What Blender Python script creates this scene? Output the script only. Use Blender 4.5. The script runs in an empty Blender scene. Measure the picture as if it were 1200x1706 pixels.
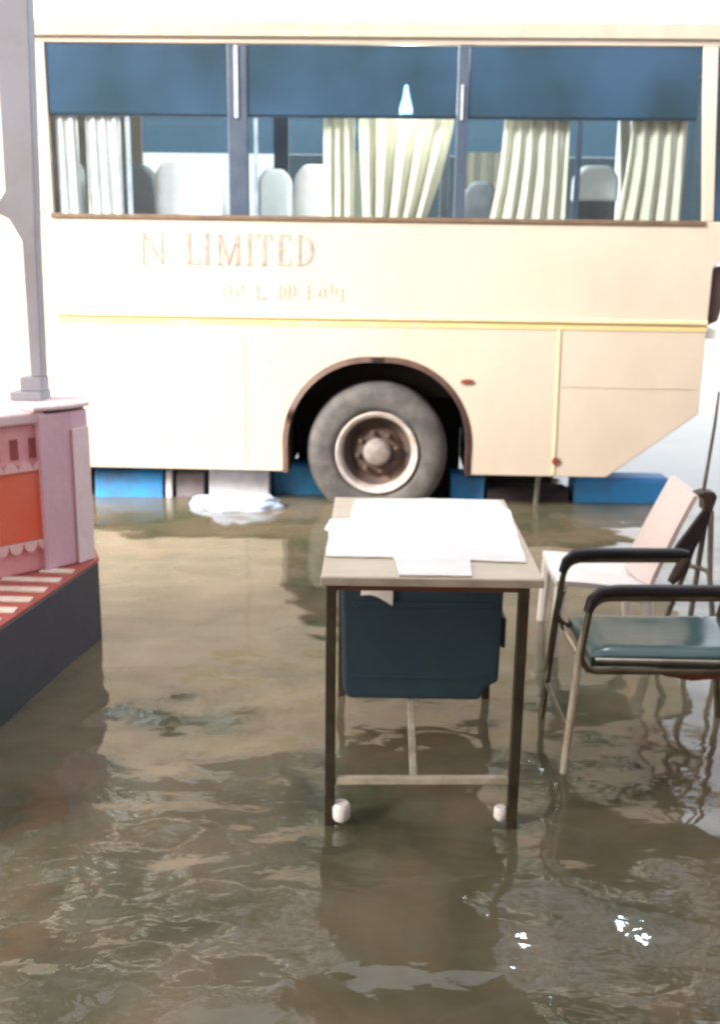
import bpy, bmesh, math, random
from mathutils import Vector, Matrix, noise
random.seed(7)
S = bpy.context.scene
COL = S.collection
R = math.radians

# ------------------------------------------------------------------ camera, sky, sun, exposure
CAM_H = 1.44
cd = bpy.data.cameras.new('camera')
cam = bpy.data.objects.new('camera', cd); COL.objects.link(cam)
cd.sensor_fit = 'VERTICAL'; cd.sensor_height = 36.0; cd.lens = 35.5
cd.clip_start = 0.05; cd.clip_end = 20000
_p, _r = R(14.0), R(0.8)
fw = Vector((0, math.cos(_p), -math.sin(_p))); rt = Vector((1, 0, 0)); up = rt.cross(fw)
rr = rt*math.cos(_r) + up*math.sin(_r); uu = -rt*math.sin(_r) + up*math.cos(_r)
cam.matrix_world = Matrix(((rr.x, uu.x, -fw.x, 0), (rr.y, uu.y, -fw.y, 0), (rr.z, uu.z, -fw.z, CAM_H), (0, 0, 0, 1)))
cd.dof.use_dof = True; cd.dof.focus_distance = 1.1; cd.dof.aperture_fstop = 8.0
S.camera = cam

SUN_EL, SUN_AZ = 30.0, -125.0        # azimuth measured from +Y towards +X: behind the camera, on its left
w = bpy.data.worlds.new('World'); S.world = w; w.use_nodes = True
nt = w.node_tree
sky = nt.nodes.new('ShaderNodeTexSky'); sky.sky_type = 'NISHITA'; sky.sun_disc = False
sky.sun_elevation = R(SUN_EL); sky.sun_rotation = R(SUN_AZ)
sky.air_density = 1.0; sky.dust_density = 8.0; sky.ozone_density = 0.6
bg = nt.nodes['Background']; bg.inputs['Strength'].default_value = 0.15
mixw = nt.nodes.new('ShaderNodeMixRGB'); mixw.inputs[0].default_value = 0.5       # thin bright overcast over the sky
mixw.inputs[2].default_value = (8.0, 8.1, 8.3, 1)
nt.links.new(sky.outputs[0], mixw.inputs[1]); nt.links.new(mixw.outputs[0], bg.inputs[0])
sl = bpy.data.lights.new('sun', 'SUN'); sl.energy = 4.8; sl.angle = R(20); sl.color = (1.0, 0.965, 0.92)
so = bpy.data.objects.new('sun', sl); COL.objects.link(so)
_d = Vector((math.sin(R(SUN_AZ))*math.cos(R(SUN_EL)), math.cos(R(SUN_AZ))*math.cos(R(SUN_EL)), math.sin(R(SUN_EL))))
so.rotation_euler = _d.to_track_quat('Z', 'Y').to_euler(); so.location = (-6, -6, 9)
S.view_settings.view_transform = 'Standard'; S.view_settings.look = 'None'
S.view_settings.exposure = 1.4; S.view_settings.gamma = 1.0

# ------------------------------------------------------------------ materials
def mat(name, col, rough=0.6, metal=0.0, var=0.0, scale=6.0, col2=None, bump=0.0, bscale=60.0, coat=0.0, stretch=(1, 1, 1), lo=0.4, hi=0.65, spec=0.5):
    m = bpy.data.materials.new(name); m.use_nodes = True
    n = m.node_tree; b = n.nodes['Principled BSDF']
    b.inputs['Base Color'].default_value = (*col, 1); b.inputs['Roughness'].default_value = rough
    b.inputs['Metallic'].default_value = metal; b.inputs['Coat Weight'].default_value = coat
    b.inputs['Specular IOR Level'].default_value = spec
    if var or col2 or bump:
        tc = n.nodes.new('ShaderNodeTexCoord'); mp = n.nodes.new('ShaderNodeMapping')
        mp.inputs['Scale'].default_value = stretch; n.links.new(tc.outputs['Object'], mp.inputs[0])
    if var or col2:
        nz = n.nodes.new('ShaderNodeTexNoise'); nz.inputs['Scale'].default_value = scale; nz.inputs['Detail'].default_value = 6
        nz.inputs['Roughness'].default_value = 0.6; n.links.new(mp.outputs[0], nz.inputs['Vector'])
        cr = n.nodes.new('ShaderNodeValToRGB'); cr.color_ramp.elements[0].position = lo; cr.color_ramp.elements[1].position = hi
        c2 = col2 if col2 else tuple(max(0, c*(1-var)) for c in col)
        cr.color_ramp.elements[0].color = (*col, 1); cr.color_ramp.elements[1].color = (*c2, 1)
        n.links.new(nz.outputs['Fac'], cr.inputs[0]); n.links.new(cr.outputs[0], b.inputs['Base Color'])
        mr = n.nodes.new('ShaderNodeMapRange'); mr.inputs[3].default_value = rough*0.8; mr.inputs[4].default_value = min(1, rough*1.25)
        n.links.new(nz.outputs['Fac'], mr.inputs[0]); n.links.new(mr.outputs[0], b.inputs['Roughness'])
    if bump:
        n2 = n.nodes.new('ShaderNodeTexNoise'); n2.inputs['Scale'].default_value = bscale; n2.inputs['Detail'].default_value = 4
        n.links.new(mp.outputs[0], n2.inputs['Vector'])
        bp = n.nodes.new('ShaderNodeBump'); bp.inputs['Strength'].default_value = bump; bp.inputs['Distance'].default_value = 0.01
        n.links.new(n2.outputs['Fac'], bp.inputs['Height']); n.links.new(bp.outputs[0], b.inputs['Normal'])
    return m

def glass(name, tint, gloss=0.08, body=None, body_f=0.0):
    m = bpy.data.materials.new(name); m.use_nodes = True
    n = m.node_tree; n.nodes.remove(n.nodes['Principled BSDF']); out = n.nodes['Material Output']
    tr = n.nodes.new('ShaderNodeBsdfTransparent'); tr.inputs[0].default_value = (*tint, 1)
    gl = n.nodes.new('ShaderNodeBsdfGlossy'); gl.inputs['Roughness'].default_value = 0.03
    last = tr
    if body:
        df = n.nodes.new('ShaderNodeBsdfDiffuse')
        tc = n.nodes.new('ShaderNodeTexCoord'); nz = n.nodes.new('ShaderNodeTexNoise'); nz.inputs['Scale'].default_value = 1.3; nz.inputs['Detail'].default_value = 3
        cr = n.nodes.new('ShaderNodeValToRGB'); cr.color_ramp.elements[0].position = 0.38; cr.color_ramp.elements[1].position = 0.64
        cr.color_ramp.elements[0].color = (*body, 1); cr.color_ramp.elements[1].color = (body[0]*0.62, body[1]*0.58, body[2]*0.42, 1)
        n.links.new(tc.outputs['Object'], nz.inputs['Vector']); n.links.new(nz.outputs['Fac'], cr.inputs[0]); n.links.new(cr.outputs[0], df.inputs[0])
        mx0 = n.nodes.new('ShaderNodeMixShader'); mx0.inputs[0].default_value = body_f
        n.links.new(tr.outputs[0], mx0.inputs[1]); n.links.new(df.outputs[0], mx0.inputs[2]); last = mx0
    lw = n.nodes.new('ShaderNodeLayerWeight'); lw.inputs[0].default_value = 0.5
    pw = n.nodes.new('ShaderNodeMath'); pw.operation = 'POWER'; pw.inputs[1].default_value = 5.0
    n.links.new(lw.outputs['Facing'], pw.inputs[0])
    ma = n.nodes.new('ShaderNodeMath'); ma.operation = 'MULTIPLY_ADD'; ma.inputs[1].default_value = 0.7; ma.inputs[2].default_value = gloss*0.5
    n.links.new(pw.outputs[0], ma.inputs[0])
    mx = n.nodes.new('ShaderNodeMixShader'); n.links.new(ma.outputs[0], mx.inputs[0])
    n.links.new(last.outputs[0], mx.inputs[1]); n.links.new(gl.outputs[0], mx.inputs[2])
    n.links.new(mx.outputs[0], out.inputs[0]); return m

def emit(name, col, st):
    m = bpy.data.materials.new(name); m.use_nodes = True
    b = m.node_tree.nodes['Principled BSDF']; b.inputs['Emission Color'].default_value = (*col, 1)
    b.inputs['Emission Strength'].default_value = st; return m

def cloth(name, col, trans=0.3, col2=None):
    m = mat(name, col, 0.9, col2=col2 or tuple(c*0.88 for c in col), scale=9, bump=0.15, bscale=220)
    n = m.node_tree; b = n.nodes['Principled BSDF']; out = n.nodes['Material Output']
    t = n.nodes.new('ShaderNodeBsdfTranslucent'); t.inputs[0].default_value = (*col, 1)
    mx = n.nodes.new('ShaderNodeMixShader'); mx.inputs[0].default_value = trans
    n.links.new(b.outputs[0], mx.inputs[1]); n.links.new(t.outputs[0], mx.inputs[2]); n.links.new(mx.outputs[0], out.inputs[0])
    return m

M = {}
M['cream'] = mat('cream_paint', (0.52, 0.452, 0.372), 0.38, col2=(0.475, 0.41, 0.332), scale=2.2, coat=0.25, stretch=(1, 1, 0.6), bump=0.03, bscale=14)
M['roofwhite'] = mat('roof_paint', (0.78, 0.74, 0.64), 0.45, col2=(0.70, 0.66, 0.56), scale=3)
M['beige'] = mat('gutter_paint', (0.46, 0.41, 0.335), 0.5, col2=(0.40, 0.35, 0.28), scale=5)
M['yellow'] = mat('yellow_stripe_paint', (0.58, 0.47, 0.22), 0.4, col2=(0.60, 0.50, 0.34), scale=4, lo=0.45, hi=0.7)
M['rail'] = mat('light_rub_rail', (0.72, 0.58, 0.36), 0.4, col2=(0.6, 0.47, 0.3), scale=8)
M['seal'] = mat('brown_window_seal', (0.10, 0.065, 0.04), 0.6, col2=(0.16, 0.10, 0.06), scale=12)
M['archlip'] = mat('dark_red_arch_lip', (0.055, 0.022, 0.016), 0.6, col2=(0.09, 0.05, 0.03), scale=14)
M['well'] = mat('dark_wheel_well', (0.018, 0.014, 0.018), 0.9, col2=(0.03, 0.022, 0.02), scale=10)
M['tyre'] = mat('worn_tyre_rubber', (0.055, 0.052, 0.052), 0.7, col2=(0.11, 0.10, 0.095), scale=9, bump=0.2, bscale=40)
M['rimpale'] = mat('pale_rim_paint', (0.42, 0.38, 0.36), 0.5, col2=(0.30, 0.24, 0.21), scale=14)
M['rimdark'] = mat('rusty_wheel_disc', (0.085, 0.048, 0.035), 0.7, col2=(0.045, 0.036, 0.034), scale=12)
M['hub'] = mat('grey_hub_metal', (0.24, 0.21, 0.20), 0.5, col2=(0.15, 0.12, 0.11), scale=20)
M['letter'] = mat('faded_brown_lettering', (0.21, 0.18, 0.175), 0.5, col2=(0.38, 0.32, 0.27), scale=26, lo=0.35, hi=0.6)
M['letterpink'] = mat('faded_pink_lettering', (0.36, 0.27, 0.25), 0.5, col2=(0.48, 0.39, 0.33), scale=30, lo=0.35, hi=0.6)
M['mull'] = mat('blue_grey_mullion', (0.045, 0.065, 0.10), 0.35, col2=(0.06, 0.08, 0.11), scale=8)
M['lightline'] = mat('pale_metal_strip', (0.42, 0.46, 0.52), 0.35, col2=(0.3, 0.33, 0.4), scale=12)
M['tint'] = glass('blue_tinted_glass', (0.16, 0.25, 0.34), 0.11, (0.045, 0.095, 0.165), 0.72)
M['clear'] = glass('clear_window_glass', (0.90, 0.94, 0.95), 0.07)
M['farband'] = glass('pale_blue_far_glass', (0.42, 0.56, 0.66), 0.07, (0.12, 0.18, 0.23), 0.35)
M['fartint'] = glass('grey_tinted_glass', (0.35, 0.42, 0.46), 0.07, (0.12, 0.16, 0.18), 0.3)
M['curtain'] = cloth('cream_curtain_cloth', (0.76, 0.73, 0.62), 0.35)
M['curtainw'] = cloth('white_curtain_cloth', (0.90, 0.90, 0.89), 0.15)
M['cover'] = cloth('white_seat_cover', (0.86, 0.86, 0.87), 0.1)
M['seatgrey'] = mat('grey_seat_fabric', (0.11, 0.12, 0.14), 0.9, col2=(0.16, 0.16, 0.18), scale=18)
M['inside'] = mat('grey_interior_lining', (0.48, 0.50, 0.52), 0.8, col2=(0.40, 0.42, 0.45), scale=4)
M['under'] = mat('dark_underbody', (0.02, 0.019, 0.02), 0.85, col2=(0.04, 0.032, 0.026), scale=9)
M['lamp'] = emit('lit_bulb', (0.93, 1.0, 0.96), 260.0)  # glow for a reflection in the window; also brightens the bus interior
M['redlens'] = mat('dark_lamp_lens', (0.06, 0.035, 0.03), 0.25, col2=(0.03, 0.025, 0.025), scale=10)
M['whiteplastic'] = mat('white_plastic', (0.78, 0.77, 0.76), 0.35, col2=(0.70, 0.68, 0.66), scale=6)
M['pinkplastic'] = mat('pinkish_white_plastic', (0.72, 0.60, 0.58), 0.35, col2=(0.66, 0.55, 0.53), scale=5)
M['laminate'] = mat('beige_table_laminate', (0.62, 0.55, 0.45), 0.4, col2=(0.55, 0.47, 0.37), scale=7, stretch=(1, 4, 1))
M['edge'] = mat('pale_grey_edge_band', (0.46, 0.43, 0.37), 0.4, col2=(0.35, 0.32, 0.27), scale=14)
M['steel'] = mat('brown_rusty_steel', (0.060, 0.048, 0.030), 0.45, col2=(0.030, 0.024, 0.017), scale=16, metal=0.2)
M['paleSteel'] = mat('pale_painted_steel', (0.48, 0.45, 0.37), 0.4, col2=(0.33, 0.30, 0.23), scale=16)
M['apron'] = mat('reddish_brown_apron', (0.12, 0.035, 0.022), 0.5, col2=(0.10, 0.05, 0.02), scale=7)
M['whitecloth'] = cloth('white_table_cloth', (0.88, 0.88, 0.87), 0.05)
M['navybox'] = mat('navy_plastic', (0.018, 0.040, 0.066), 0.45, col2=(0.022, 0.052, 0.066), scale=5, bump=0.1, bscale=30)
M['chrome'] = mat('worn_chrome', (0.50, 0.48, 0.42), 0.22, metal=0.9, col2=(0.30, 0.27, 0.2), scale=14)
M['oldchrome'] = mat('dull_olive_chrome', (0.16, 0.14, 0.09), 0.35, metal=0.6, col2=(0.08, 0.065, 0.04), scale=12)
M['armpad'] = mat('black_arm_pad', (0.016, 0.018, 0.024), 0.4, col2=(0.025, 0.025, 0.03), scale=12)
M['teal'] = mat('teal_vinyl', (0.040, 0.085, 0.090), 0.15, col2=(0.05, 0.10, 0.10), scale=6, bump=0.06, bscale=18)
M['rust'] = mat('red_brown_underside', (0.20, 0.045, 0.02), 0.6, col2=(0.11, 0.03, 0.015), scale=10)
M['darkcloth'] = mat('dark_purple_strap', (0.022, 0.016, 0.024), 0.85, col2=(0.035, 0.026, 0.03), scale=14)
M['brownclamp'] = mat('brown_clamp', (0.07, 0.045, 0.035), 0.6, col2=(0.04, 0.03, 0.026), scale=16)
M['greymetal'] = mat('grey_metal_tube', (0.26, 0.25, 0.22), 0.35, metal=0.5, col2=(0.16, 0.15, 0.13), scale=14)
M['pink'] = mat('pink_limewash', (0.74, 0.33, 0.38), 0.8, col2=(0.77, 0.44, 0.47), scale=5, bump=0.15, bscale=40)
M['lilac'] = mat('lilac_pink_limewash', (0.68, 0.46, 0.56), 0.8, col2=(0.72, 0.54, 0.60), scale=5, bump=0.15, bscale=40)
M['palepink'] = mat('pale_pink_plaster', (0.80, 0.68, 0.70), 0.8, col2=(0.75, 0.58, 0.61), scale=7, bump=0.15, bscale=40)
M['orange'] = mat('orange_red_panel', (0.80, 0.145, 0.075), 0.6, col2=(0.76, 0.19, 0.12), scale=4, bump=0.08, bscale=40)
M['maroon'] = mat('maroon_recess', (0.38, 0.10, 0.11), 0.8, col2=(0.30, 0.08, 0.08), scale=9)
M['redtile'] = mat('red_ledge_paint', (0.42, 0.10, 0.08), 0.6, col2=(0.34, 0.08, 0.07), scale=8)
M['whitestripe'] = mat('white_stripe_paint', (0.74, 0.66, 0.56), 0.6, col2=(0.62, 0.5, 0.42), scale=12)
M['plinth'] = mat('navy_plinth_paint', (0.036, 0.043, 0.068), 0.3, col2=(0.045, 0.055, 0.065), scale=4, bump=0.08, bscale=14)
M['columnpaint'] = mat('grey_blue_column_paint', (0.36, 0.39, 0.46), 0.6, col2=(0.32, 0.32, 0.35), scale=3, bump=0.1, bscale=30)
M['kerbblue'] = mat('blue_kerb_paint', (0.025, 0.25, 0.60), 0.5, col2=(0.05, 0.15, 0.32), scale=4, bump=0.1, bscale=30)
M['kerbcyan'] = mat('cyan_kerb_paint', (0.03, 0.34, 0.70), 0.5, col2=(0.04, 0.18, 0.40), scale=4)
M['kerbgrey'] = mat('grey_kerb_concrete', (0.20, 0.18, 0.20), 0.8, col2=(0.13, 0.12, 0.13), scale=9, bump=0.2)
M['kerbwhite'] = mat('white_kerb_paint', (0.62, 0.64, 0.70), 0.6, col2=(0.5, 0.52, 0.6), scale=9)
M['sack'] = mat('white_plastic_sack', (0.42, 0.50, 0.64), 0.4, col2=(0.33, 0.42, 0.58), scale=9, bump=0.5, bscale=22)
M['road'] = mat('muddy_asphalt', (0.07, 0.06, 0.05), 0.9, col2=(0.05, 0.045, 0.04), scale=3)

def water_mat():
    m = bpy.data.materials.new('muddy_flood_water'); m.use_nodes = True
    n = m.node_tree; b = n.nodes['Principled BSDF']
    tc = n.nodes.new('ShaderNodeTexCoord')
    def nz(scale, detail, stretch, dist=0.0):
        mp = n.nodes.new('ShaderNodeMapping'); mp.inputs['Scale'].default_value = stretch
        n.links.new(tc.outputs['Object'], mp.inputs[0])
        t = n.nodes.new('ShaderNodeTexNoise'); t.inputs['Scale'].default_value = scale; t.inputs['Detail'].default_value = detail
        t.inputs['Distortion'].default_value = dist; n.links.new(mp.outputs[0], t.inputs['Vector']); return t
    a = nz(2.3, 5, (1, 1, 1), 0.6); a2 = nz(7.5, 4, (1, 1.5, 1), 0.9)
    cr = n.nodes.new('ShaderNodeValToRGB')
    e = cr.color_ramp.elements; e[0].position = 0.28; e[1].position = 0.74
    e[0].color = (0.054, 0.060, 0.034, 1); e[1].color = (0.172, 0.130, 0.085, 1)
    cr2 = n.nodes.new('ShaderNodeValToRGB'); cr2.color_ramp.elements[0].position = 0.46; cr2.color_ramp.elements[1].position = 0.66
    cr2.color_ramp.elements[0].color = (0, 0, 0, 1); cr2.color_ramp.elements[1].color = (0.35, 0.35, 0.35, 1)
    mc = n.nodes.new('ShaderNodeMixRGB'); mc.inputs[2].default_value = (0.125, 0.130, 0.095, 1)      # paler scum in patches
    n.links.new(a2.outputs['Fac'], cr2.inputs[0]); n.links.new(cr2.outputs[0], mc.inputs[0])
    n.links.new(a.outputs['Fac'], cr.inputs[0]); n.links.new(cr.outputs[0], mc.inputs[1]); n.links.new(mc.outputs[0], b.inputs['Base Color'])
    b.inputs['Roughness'].default_value = 0.04; b.inputs['IOR'].default_value = 1.48
    b1 = nz(11, 1.5, (1, 1.7, 1), 0.4); b2 = nz(46, 2, (1, 1.5, 1), 0.2)
    ad = n.nodes.new('ShaderNodeMath'); ad.operation = 'MULTIPLY_ADD'; ad.inputs[1].default_value = 0.07
    n.links.new(b2.outputs['Fac'], ad.inputs[0]); n.links.new(b1.outputs['Fac'], ad.inputs[2])
    # the wind ruffles the water by the veranda more than the sheltered water by the bus
    sx = n.nodes.new('ShaderNodeSeparateXYZ'); n.links.new(tc.outputs['Object'], sx.inputs[0])
    mr = n.nodes.new('ShaderNodeMapRange'); mr.interpolation_type = 'SMOOTHSTEP'
    for q_, v_ in ((1, 1.6), (2, 4.2), (3, 0.20), (4, 0.03)): mr.inputs[q_].default_value = v_
    n.links.new(sx.outputs[1], mr.inputs[0])
    bp = n.nodes.new('ShaderNodeBump'); bp.inputs['Distance'].default_value = 0.012; n.links.new(mr.outputs[0], bp.inputs['Strength'])
    n.links.new(ad.outputs[0], bp.inputs['Height']); n.links.new(bp.outputs[0], b.inputs['Normal'])
    return m
M['water'] = water_mat()

# ------------------------------------------------------------------ mesh helpers
class MB:
    def __init__(s): s.bm = bmesh.new()
    def hexa(s, pts):
        v = [s.bm.verts.new(p) for p in pts]
        for f in ((3, 2, 1, 0), (4, 5, 6, 7), (0, 1, 5, 4), (1, 2, 6, 5), (2, 3, 7, 6), (3, 0, 4, 7)): s.bm.faces.new([v[i] for i in f])
        return s
    def box(s, x0, x1, y0, y1, z0, z1):
        return s.hexa([(x0, y0, z0), (x1, y0, z0), (x1, y1, z0), (x0, y1, z0), (x0, y0, z1), (x1, y0, z1), (x1, y1, z1), (x0, y1, z1)])
    def prism(s, poly, f0, f1):
        """poly: list of 2-D points; f0/f1 map a 2-D point to the two end caps."""
        a = [s.bm.verts.new(f0(*p)) for p in poly]; b = [s.bm.verts.new(f1(*p)) for p in poly]
        s.bm.faces.new(a[::-1]); s.bm.faces.new(b); n = len(poly)
        for i in range(n): s.bm.faces.new((a[i], a[(i+1) % n], b[(i+1) % n], b[i]))
        return s
    def prism_xz(s, poly, y0, y1): return s.prism(poly, lambda x, z: (x, y0, z), lambda x, z: (x, y1, z))
    def prism_xy(s, poly, z0, z1): return s.prism(poly, lambda x, y: (x, y, z0), lambda x, y: (x, y, z1))
    def prism_yz(s, poly, x0, x1): return s.prism(poly, lambda y, z: (x0, y, z), lambda y, z: (x1, y, z))
    def tube(s, pts, r, seg=12, fillet=0.0, square=False, rr=None):
        P = [Vector(p) for p in pts]
        if fillet:
            Q = [P[0]]
            for i in range(1, len(P)-1):
                a, b, c = P[i-1], P[i], P[i+1]
                d1 = (a-b); d2 = (c-b); k = min(fillet, d1.length*0.48, d2.length*0.48)
                p0 = b + d1.normalized()*k; p1 = b + d2.normalized()*k
                for j in range(7):
                    t = j/6; Q.append(p0*(1-t)**2 + b*2*t*(1-t) + p1*t*t)
            Q.append(P[-1]); P = Q
        n = len(P); seg = 4 if square else seg
        T = []
        for i in range(n):
            t = (P[min(i+1, n-1)] - P[max(i-1, 0)]); T.append(t.normalized())
        ref = Vector((0, 0, 1)) if abs(T[0].z) < 0.9 else Vector((0, 1, 0))
        nrm = (ref - T[0]*ref.dot(T[0])).normalized(); rings = []
        for i in range(n):
            nrm = (nrm - T[i]*nrm.dot(T[i])).normalized(); bn = T[i].cross(nrm)
            q = rr[i] if rr and not fillet else r
            ring = []
            for j in range(seg):
                a = 2*math.pi*(j+(0.5 if square else 0))/seg
                ring.append(s.bm.verts.new(P[i] + (nrm*math.cos(a) + bn*math.sin(a))*q*(1.414 if square else 1)))
            rings.append(ring)
        for i in range(n-1):
            for j in range(seg):
                s.bm.faces.new((rings[i][j], rings[i][(j+1) % seg], rings[i+1][(j+1) % seg], rings[i+1][j]))
        s.bm.faces.new(rings[0][::-1]); s.bm.faces.new(rings[-1]); return s
    def lathe_y(s, prof, cx, cz, seg=56):
        """prof: list of (radius, y); revolve round the y axis through (cx, cz)."""
        rings = []
        for (r, y) in prof:
            if r < 1e-5: rings.append([s.bm.verts.new((cx, y, cz))])
            else: rings.append([s.bm.verts.new((cx + r*math.cos(2*math.pi*j/seg), y, cz + r*math.sin(2*math.pi*j/seg))) for j in range(seg)])
        for a, b in zip(rings, rings[1:]):
            for j in range(seg):
                k = (j+1) % seg
                if len(a) == 1 and len(b) == 1: continue
                if len(a) == 1: s.bm.faces.new((a[0], b[j], b[k]))
                elif len(b) == 1: s.bm.faces.new((a[j], b[0], a[k]))
                else: s.bm.faces.new((a[j], b[j], b[k], a[k]))
        return s
    def sheet(s, fn, nu, nv, th):
        """closed thin solid from fn(u, v) -> (point, normal offset direction)"""
        A = [[None]*(nv+1) for _ in range(nu+1)]; B = [[None]*(nv+1) for _ in range(nu+1)]
        for i in range(nu+1):
            for j in range(nv+1):
                p, d = fn(i/nu, j/nv); p = Vector(p); d = Vector(d)
                A[i][j] = s.bm.verts.new(p); B[i][j] = s.bm.verts.new(p + d*th)
        for i in range(nu):
            for j in range(nv):
                s.bm.faces.new((A[i][j], A[i+1][j], A[i+1][j+1], A[i][j+1])); s.bm.faces.new((B[i][j], B[i][j+1], B[i+1][j+1], B[i+1][j]))
        for i in range(nu):
            s.bm.faces.new((A[i][0], B[i][0], B[i+1][0], A[i+1][0])); s.bm.faces.new((A[i][nv], A[i+1][nv], B[i+1][nv], B[i][nv]))
        for j in range(nv):
            s.bm.faces.new((A[0][j], A[0][j+1], B[0][j+1], B[0][j])); s.bm.faces.new((A[nu][j], B[nu][j], B[nu][j+1], A[nu][j+1]))
        return s

INV = {}
def build(name, mb, m, parent=None, bevel=0.0, smooth=False, local=False, seg=2):
    bm = mb.bm
    bmesh.ops.recalc_face_normals(bm, faces=bm.faces)
    me = bpy.data.meshes.new(name)
    root = parent
    while root is not None and root.parent is not None: root = root.parent
    if root is not None and not local: bmesh.ops.transform(bm, matrix=INV[root.name], verts=bm.verts)
    bm.to_mesh(me); bm.free()
    me.materials.append(m)
    o = bpy.data.objects.new(name, me); COL.objects.link(o)
    if parent: o.parent = parent
    if bevel:
        md = o.modifiers.new('bevel', 'BEVEL'); md.width = bevel; md.segments = seg; md.limit_method = 'ANGLE'; md.angle_limit = R(35)
        md.harden_normals = False
    if smooth:
        for p in me.polygons: p.use_smooth = True
        try: me.set_sharp_from_angle(angle=R(40))
        except Exception: pass
    return o
def tag(o, label, cat, group=None):
    o['label'] = label; o['category'] = cat
    if group: o['group'] = group
    return o
def thing(name, label, cat, loc=(0, 0, 0), rz=0.0, group=None):
    o = bpy.data.objects.new(name, None); COL.objects.link(o); o.empty_display_size = 0.1
    o.location = loc; o.rotation_euler = (0, 0, rz)
    INV[o.name] = (Matrix.Translation(loc) @ Matrix.Rotation(rz, 4, 'Z')).inverted()
    return tag(o, label, cat, group)

# ------------------------------------------------------------------ setting: road under the flood, water sheet to the horizon
GZ = -0.10
g = MB(); g.hexa([(-6000, -6000, GZ-1), (6000, -6000, GZ-1), (6000, 6000, GZ-1), (-6000, 6000, GZ-1), (-6000, -6000, GZ), (6000, -6000, GZ), (6000, 6000, GZ), (-6000, 6000, GZ)])
build('road', g, M['road'])['kind'] = 'structure'

def water():
    bm = bmesh.new()
    def grid(lo, hi, step):
        out = []; x = lo
        while x < hi - 1e-6: out.append(x); x += step
        return out + [hi]
    far = [3.2, 4.2, 6, 9, 15, 30, 70, 200, 700, 5000]
    xs = [-v for v in far[::-1]] + grid(-2.6, 2.6, 0.03) + far
    ys = [-5000, -700, -200, -60, -20, -8, -3, -1, 0, 0.7] + grid(1.1, 7.4, 0.03) + [8, 9, 11, 14, 20, 30, 60, 150, 500, 2000, 5000]
    V = []
    for x in xs:
        row = []
        for y in ys:
            f = max(0, 1 - max(0, y-5.0)/2.4) * max(0, 1 - max(0, abs(x)-2.0)/0.6) * (1 if y > 1.0 else 0)
            z = 0
            if f > 0:
                q = Vector((x*2.1, y*3.6, 0.3)); q2 = Vector((x*5.2+3, y*7.5, 1.7)); q3 = Vector((x*11-2, y*15, 4.1))
                near = 0.42 + 1.25*max(0, min(1, (3.7-y)/1.8))
                z = (0.0105*noise.noise(q) + 0.0066*noise.noise(q2) + 0.0022*noise.noise(q3))*f*near
            row.append(bm.verts.new((x, y, z)))
        V.append(row)
    for i in range(len(xs)-1):
        for j in range(len(ys)-1): bm.faces.new((V[i][j], V[i+1][j], V[i+1][j+1], V[i][j+1]))
    me = bpy.data.meshes.new('water'); bm.to_mesh(me); bm.free()
    for p in me.polygons: p.use_smooth = True
    me.materials.append(M['water']); o = bpy.data.objects.new('water', me); COL.objects.link(o); o['kind'] = 'structure'
water()

# ------------------------------------------------------------------ the bus (local x runs along its side, y into it)
bus = thing('bus', 'cream bus with curtained windows and a blue tinted band standing in flood water', 'bus', (0, 5.9, 0), R(-2.0))
L0, L1, WD = -5.4, 1.965, 2.15
SILL, WTOP, BAND, ROOFZ = 1.672, 2.572, 2.21, 2.67
def arc(cx, cz, r, a0, a1, n=28): return [(cx + r*math.cos(a0 + (a1-a0)*i/n), cz + r*math.sin(a0 + (a1-a0)*i/n)) for i in range(n+1)]
def arch(cx, cz, r, zb):
    """arch outline from left foot to right foot, flattened a little at the top as pressed steel is"""
    out = [(cx-r, zb)]
    for i in range(33):
        a = math.pi - math.pi*i/32; k = 1.0 + 0.045*abs(math.sin(2*a))
        out.append((cx + r*k*math.cos(a), cz + r*k*1.02*math.sin(a)))
    return out + [(cx+r, zb)]
WX, WZ, WXF = 0.095, 0.324, -3.9
low = [(L0, 0.21)] + arch(WXF, WZ, 0.54, 0.21) + arch(WX, WZ, 0.54, 0.21) + [(1.454, 0.212), (1.96, 0.60), (1.965, 1.42), (2.09, 1.56), (2.09, SILL), (L0, SILL)]
b = MB()
for (y0, y1) in ((0, 0.04), (WD-0.04, WD)):
    b.prism_xz(low, y0, y1)
    b.box(L0, 2.09, y0, y1, WTOP, ROOFZ)
    b.box(L0, -1.765, y0, y1, SILL, WTOP)
    b.prism_xz([(1.885, SILL), (1.945, SILL), (1.885, WTOP), (1.805, WTOP)], y0, y1)
    b.box(2.05, 2.09, y0, y1, SILL, WTOP)
# rear wall with window opening, front wall, floor
b.prism_yz([(0.04, 0.9), (WD-0.04, 0.9), (WD-0.04, 1.42), (0.04, 1.42)], 1.925, 1.963)
b.hexa([(1.925, 0.04, 0.6), (1.955, 0.04, 0.6), (1.955, WD-0.04, 0.6), (1.925, WD-0.04, 0.6), (1.925, 0.04, 0.9), (1.963, 0.04, 0.9), (1.963, WD-0.04, 0.9), (1.925, WD-0.04, 0.9)])
b.hexa([(1.925, 0.04, 1.42), (1.963, 0.04, 1.42), (1.963, WD-0.04, 1.42), (1.925, WD-0.04, 1.42), (2.05, 0.04, 1.56), (2.088, 0.04, 1.56), (2.088, WD-0.04, 1.56), (2.05, WD-0.04, 1.56)])
b.box(2.05, 2.088, 0.04, WD-0.04, 1.56, SILL)
b.box(2.05, 2.088, 0.04, WD-0.04, WTOP, ROOFZ)
b.box(L0, L0+0.04, 0.04, WD-0.04, 0.21, SILL); b.box(L0, L0+0.04, 0.04, WD-0.04, WTOP, ROOFZ)
body = build('body', b, M['cream'], bus, bevel=0.006, local=True)
fl = MB(); fl.box(L0+0.05, 1.92, 0.05, WD-0.05, 0.92, 0.98)
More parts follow.
